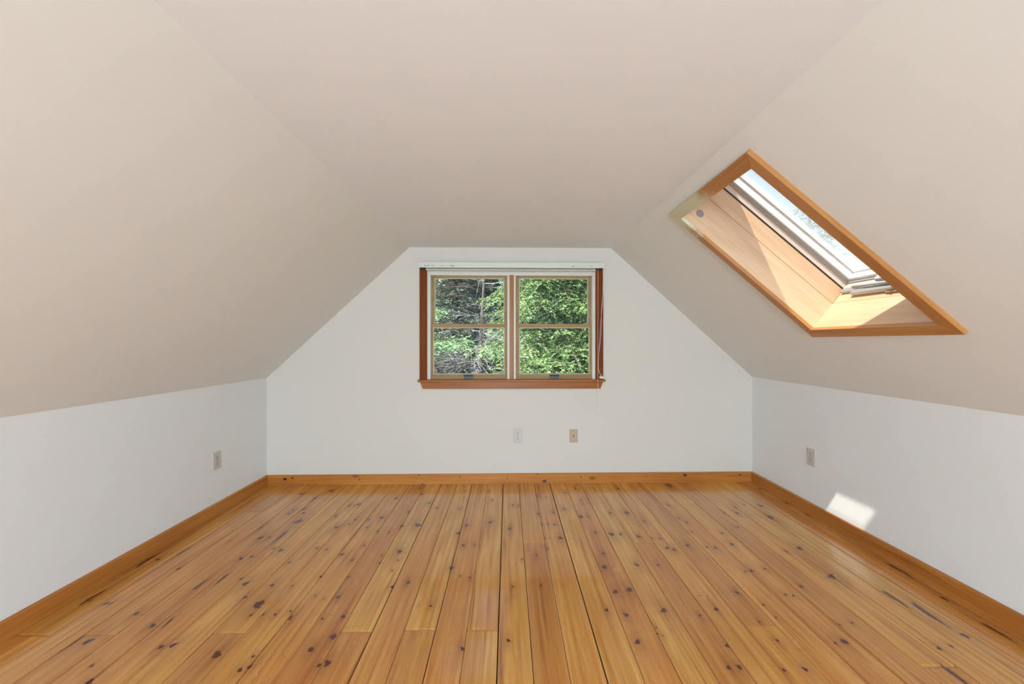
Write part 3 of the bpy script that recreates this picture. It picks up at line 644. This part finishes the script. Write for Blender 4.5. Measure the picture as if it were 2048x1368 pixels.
def sprays(rng, base, dirs, length, n_tw, tw_len, leaf, lw, droop, out_l, out_t):
    """one bough: a drooping axis with alternate twigs, each set with small leaf quads"""
    d = np.array(dirs, float); d /= np.linalg.norm(d); up = np.array([0, 0, 1.]); side = np.cross(d, up); side /= np.linalg.norm(side)
    ts = np.linspace(0, 1, 9)[:, None]; ax = np.array(base) + d * length * ts - up * droop * length * ts ** 2
    out_t.append((ax, .012 + .006 * length))
    for i in range(n_tw):
        t = .18 + .82 * (i + rng.random()) / n_tw; p = np.array(base) + d * length * t - up * droop * length * t * t
        sg = 1 if i % 2 else -1
        td = d * .6 + side * sg * .75 + up * rng.normal(-.25, .45); td /= np.linalg.norm(td)
        L = tw_len * (1.15 - .75 * t) * rng.uniform(.7, 1.2); m = max(4, int(L / leaf * 3.2))
        u = (np.arange(m) + rng.random(m)) / m
        c = p + td * (L * u)[:, None] - up * (.35 * L * u ** 2)[:, None]
        tside = np.cross(td, up); tside /= np.linalg.norm(tside)
        s2 = np.where(np.arange(m) % 2, 1, -1)[:, None]
        ld = td * .7 + tside * s2 * .75 + rng.normal(0, .28, (m, 3)); ld /= np.linalg.norm(ld, axis=1)[:, None]
        nn = np.array([-.2, -.8, .7]) + rng.normal(0, .7, (m, 3)); w = np.cross(ld, nn); w /= np.linalg.norm(w, axis=1)[:, None]
        ll_ = leaf * rng.uniform(.6, 1.3, (m, 1)); ww = w * lw * rng.uniform(.7, 1.2, (m, 1))
        out_l.append(np.stack([c - ww * .2, c + ld * ll_ * .5 - ww, c + ld * ll_, c + ld * ll_ * .5 + ww], 1))
def tree(name, label, x, y, h, seed, boughs, reach, mat, leaf=.05, lw=.012, tw=14, tl=.45, z_lo=-2.2, face=None, group=None, tr=.16, droop=.35, bark='bark', pw=1.25):
    rng = np.random.default_rng(seed); o = tag(empty(name, (x, y, GZ)), label, 'tree', group)
    MB().tube([(x + .05 * math.sin(i), y + .04 * math.cos(i * 2), GZ + h * i / 8) for i in range(9)], [tr * (1 - i / 8.5) for i in range(9)], 10).build('trunk', M[bark], o, smooth=True)
    L, T = [], []
    for i in range(boughs):
        u = (i + rng.random()) / boughs; z = z_lo + (GZ + h - z_lo - .2) * u ** pw
        az = rng.uniform(0, 2 * math.pi) if face is None or rng.random() < .25 else rng.normal(face, .9)
        hf = (z - GZ) / h; ln = reach * (1 - hf) ** .7 * rng.uniform(.65, 1.1) + .25
        sprays(rng, (x, y, z), (math.cos(az), math.sin(az), rng.uniform(-.05, .35)), ln, int(tw * (.5 + ln / reach)), tl, leaf, lw, droop * rng.uniform(.6, 1.3), L, T)
    mb = MB()
    for ax, r0 in T: mb.tube([tuple(p) for p in ax], [r0 * (1 - .85 * j / 8) for j in range(9)], 5)
    mb.build('boughs', M[bark], o, smooth=True)
    leaf_mesh('foliage', np.concatenate(L), mat, o); return o
S_ = -math.pi / 2                                        # towards the house
tree('hemlock_tree', 'bright green hemlock filling the right window panes', 1.1, 9.8, 10, 1, 420, 2.75, M['hemlock'], leaf=.052, lw=.0115, tw=28, tl=.6, face=S_, z_lo=-1.3, pw=1.7)
tree('hemlock_tree', 'second hemlock glimpsed behind the bright one at the right', 3.6, 14.5, 12, 3, 150, 2.2, M['hemlock'], leaf=.1, lw=.024, tw=22, tl=.6, face=S_, z_lo=-1.5)
tree('spruce_tree', 'dark shaded spruce in the left window', -1.7, 13.2, 12, 4, 170, 2.0, M['dkneedle'], leaf=.10, lw=.022, tw=20, tl=.5, face=S_)
tree('spruce_tree', 'dark spruce at the left edge of the left window', -4.6, 14.2, 12, 5, 140, 2.2, M['dkneedle'], leaf=.11, lw=.024, tw=18, tl=.55, face=S_)
# dead, lichen grey tree between them: bare twigs only
def dead_tree(label, x, y, h, seed, n, mt='lichen'):
    rng = np.random.default_rng(seed); o = tag(empty('dead_tree', (x, y, GZ)), label, 'tree')
    MB().tube([(x + .06 * math.sin(i * 1.3), y, GZ + h * i / 8) for i in range(9)], [.11 * (1 - i / 8.6) for i in range(9)], 8).build('trunk', M['deadwood'], o, smooth=True)
    mb = MB()
    for i in range(n):
        z = -1.6 + 4.6 * rng.random(); az = rng.normal(S_, 1.1); ln = rng.uniform(.7, 1.9)
        d = np.array([math.cos(az), math.sin(az), rng.uniform(-.25, .4)]); p = np.array([x, y, z]); pts = [p]
        for j in range(5): p = p + d * ln / 5; d = d + rng.normal(0, .12, 3); pts.append(p)
        mb.tube([tuple(q) for q in pts], [.010 * (1 - j / 6) + .002 for j in range(6)], 5)
        for k_ in range(16):
            j = rng.integers(1, 5); q = pts[j]; dd = d + rng.normal(0, .6, 3); l2 = rng.uniform(.15, .5)
            mb.tube([tuple(q), tuple(q + dd * l2 * .5), tuple(q + dd * l2 + np.array([0, 0, -.05]))], [.005, .0035, .002], 4)
    mb.build('bare_twigs', M[mt], o, smooth=True); return o
dead_tree('dead grey tree with bare twigs in the left window', -.72, 11.6, 8.5, 7, 60)
dead_tree('dead twiggy tree behind the pine bough at the far left', -2.3, 11.2, 8, 8, 40, 'deadwood')
# young pine whose two fresh boughs reach in front of the dark trees
o = tag(empty('pine_tree', (-2.55, 9.2, GZ)), 'pine with fresh light green boughs low in the left window', 'tree')
MB().tube([(-2.55, 9.2, GZ + 6.0 * i / 6) for i in range(7)], [.1 * (1 - i / 7) for i in range(7)], 8).build('trunk', M['bark'], o, smooth=True)
rng = np.random.default_rng(11)
for (z, az, ln) in [(1.20, -.08, 1.75), (1.10, -.2, 1.7), (1.24, .08, 1.65), (1.17, -.32, 1.5), (1.85, -.15, 1.2), (1.75, -.4, 1.1), (1.92, .1, 1.0), (3.0, -.4, .8), (.1, -2.4, .9), (3.4, .8, .6), (.5, 2.5, 1.0)]:
    L, T = [], []; sprays(rng, (-2.55, 9.2, z), (math.cos(az), math.sin(az), .1), ln, 44, .42, .085, .0085, .09, L, T)
    ax, r0 = T[0]; b = MB().tube([tuple(p) for p in ax], [r0 * (1 - .85 * j / 8) for j in range(9)], 5).build('bough', M['bark'], o, smooth=True)
    leaf_mesh('needles', np.concatenate(L), M['pine'], b)
# forest behind: copies of one prototype
proto = tree('forest_tree', 'dark evergreen of the forest closing the view behind the nearer trees', -7.5, 17.5, 13, 21, 170, 1.25, M['dkneedle'], leaf=.16, lw=.045, tw=16, tl=.6, group='evergreens of the forest behind')
rr = random.Random(4)
for (x, y) in [(-4.3, 17.5), (-1.1, 17.5), (2.1, 17.5), (5.3, 17.5), (-5.9, 20.5), (-2.7, 20.5), (.5, 20.5), (3.7, 20.5), (6.9, 20.5), (-7.5, 23.5), (-4.3, 23.5), (-1.1, 23.5), (2.1, 23.5), (5.3, 23.5)]:
    c = proto.copy(); COL.objects.link(c); c.location = (x, y, GZ); c.rotation_euler.z = rr.uniform(0, 6.28); s = rr.uniform(.9, 1.08); c.scale = (s, s, s)
    for ch in proto.children:
        d = ch.copy(); COL.objects.link(d); d.parent = c
# trees beside the house, seen hazily through the skylight
tree('side_tree', 'tall pale tree beyond the skylight glass', 11.5, 15.5, 11.5, 31, 90, 2.6, M['hemlock'], leaf=.12, lw=.03, tw=14, tl=.6)
k = N('forest floor'); n = k.noise(k.coord((1, 1, 1)), 1.5, 6); gm = k.bsdf(k.ramp(n, [(.35, rgb(60, 52, 38)), (.65, rgb(84, 100, 58))]), 1)
tag(MB().box((-40, -12, GZ - .5), (45, 45, GZ)).build('ground', gm), 'forest floor outside the window', 'ground', kind='structure')

# ------------------------------------------------------------------ light
SUN_D = Vector((.424, .352, -1)).normalized()
sun = bpy.data.objects.new('sun', bpy.data.lights.new('sun', 'SUN')); COL.objects.link(sun)
sun.data.energy = 13.0; sun.data.angle = R(.9); sun.data.color = (1, .98, .95)
sun.rotation_euler = SUN_D.to_track_quat('-Z', 'Y').to_euler(); sun.location = (-3, -4, 9)
w = bpy.data.worlds.new('world'); SC.world = w; w.use_nodes = True; nt = w.node_tree; nt.nodes.clear()
sky = nt.nodes.new('ShaderNodeTexSky'); sky.sky_type = 'NISHITA'; sky.sun_disc = False; sky.sun_elevation = R(61); sky.sun_rotation = R(200); sky.air_density = 1; sky.dust_density = 2.0
bg = nt.nodes.new('ShaderNodeBackground'); bg.inputs[1].default_value = .30
wo = nt.nodes.new('ShaderNodeOutputWorld'); nt.links.new(sky.outputs[0], bg.inputs[0]); nt.links.new(bg.outputs[0], wo.inputs[0])
def area(name, loc, direction, sx, sy, power, col=(1, 1, 1)):
    l = bpy.data.lights.new(name, 'AREA'); l.shape = 'RECTANGLE'; l.size = sx; l.size_y = sy; l.energy = power; l.color = col
    o = bpy.data.objects.new(name, l); COL.objects.link(o); o.location = loc
    o.rotation_euler = Vector(direction).to_track_quat('-Z', 'Y').to_euler(); return o
area('fill_rear_window', (0, YF - .12, 1.1), (0, 1, .45), 1.5, 1.0, 240, (.555, .785, .99))  # added fill lamp behind the made-up rear window
area('fill_light_well', (0, -2.55, -.28), (0, .1, 1), 1.7, 1.2, 95, (.44, .755, 1))  # added fill lamp shining up from the made-up light well
for nm, T, n_ in (('fill_roof_left', TL, nl), ('fill_roof_right', TR, NS)): area(nm, T(.75, -1.55, TH - .01), -n_, .66, .66, 12, (.72, .88, 1))  # added fill lamps in the two made-up roof lights

# ------------------------------------------------------------------ camera and view
cam = bpy.data.cameras.new('camera'); co = bpy.data.objects.new('camera', cam); COL.objects.link(co)
cam.sensor_width = 36; cam.lens = 36 * F / 2048; cam.clip_start = .02; cam.clip_end = 200
co.location = (0, 0, EYE); co.rotation_euler = (R(90), 0, -YAW); SC.camera = co
vs = SC.view_settings; vs.view_transform = 'Standard'; vs.look = 'None'; vs.gamma = 1; vs.exposure = .42; vs.use_curve_mapping = False
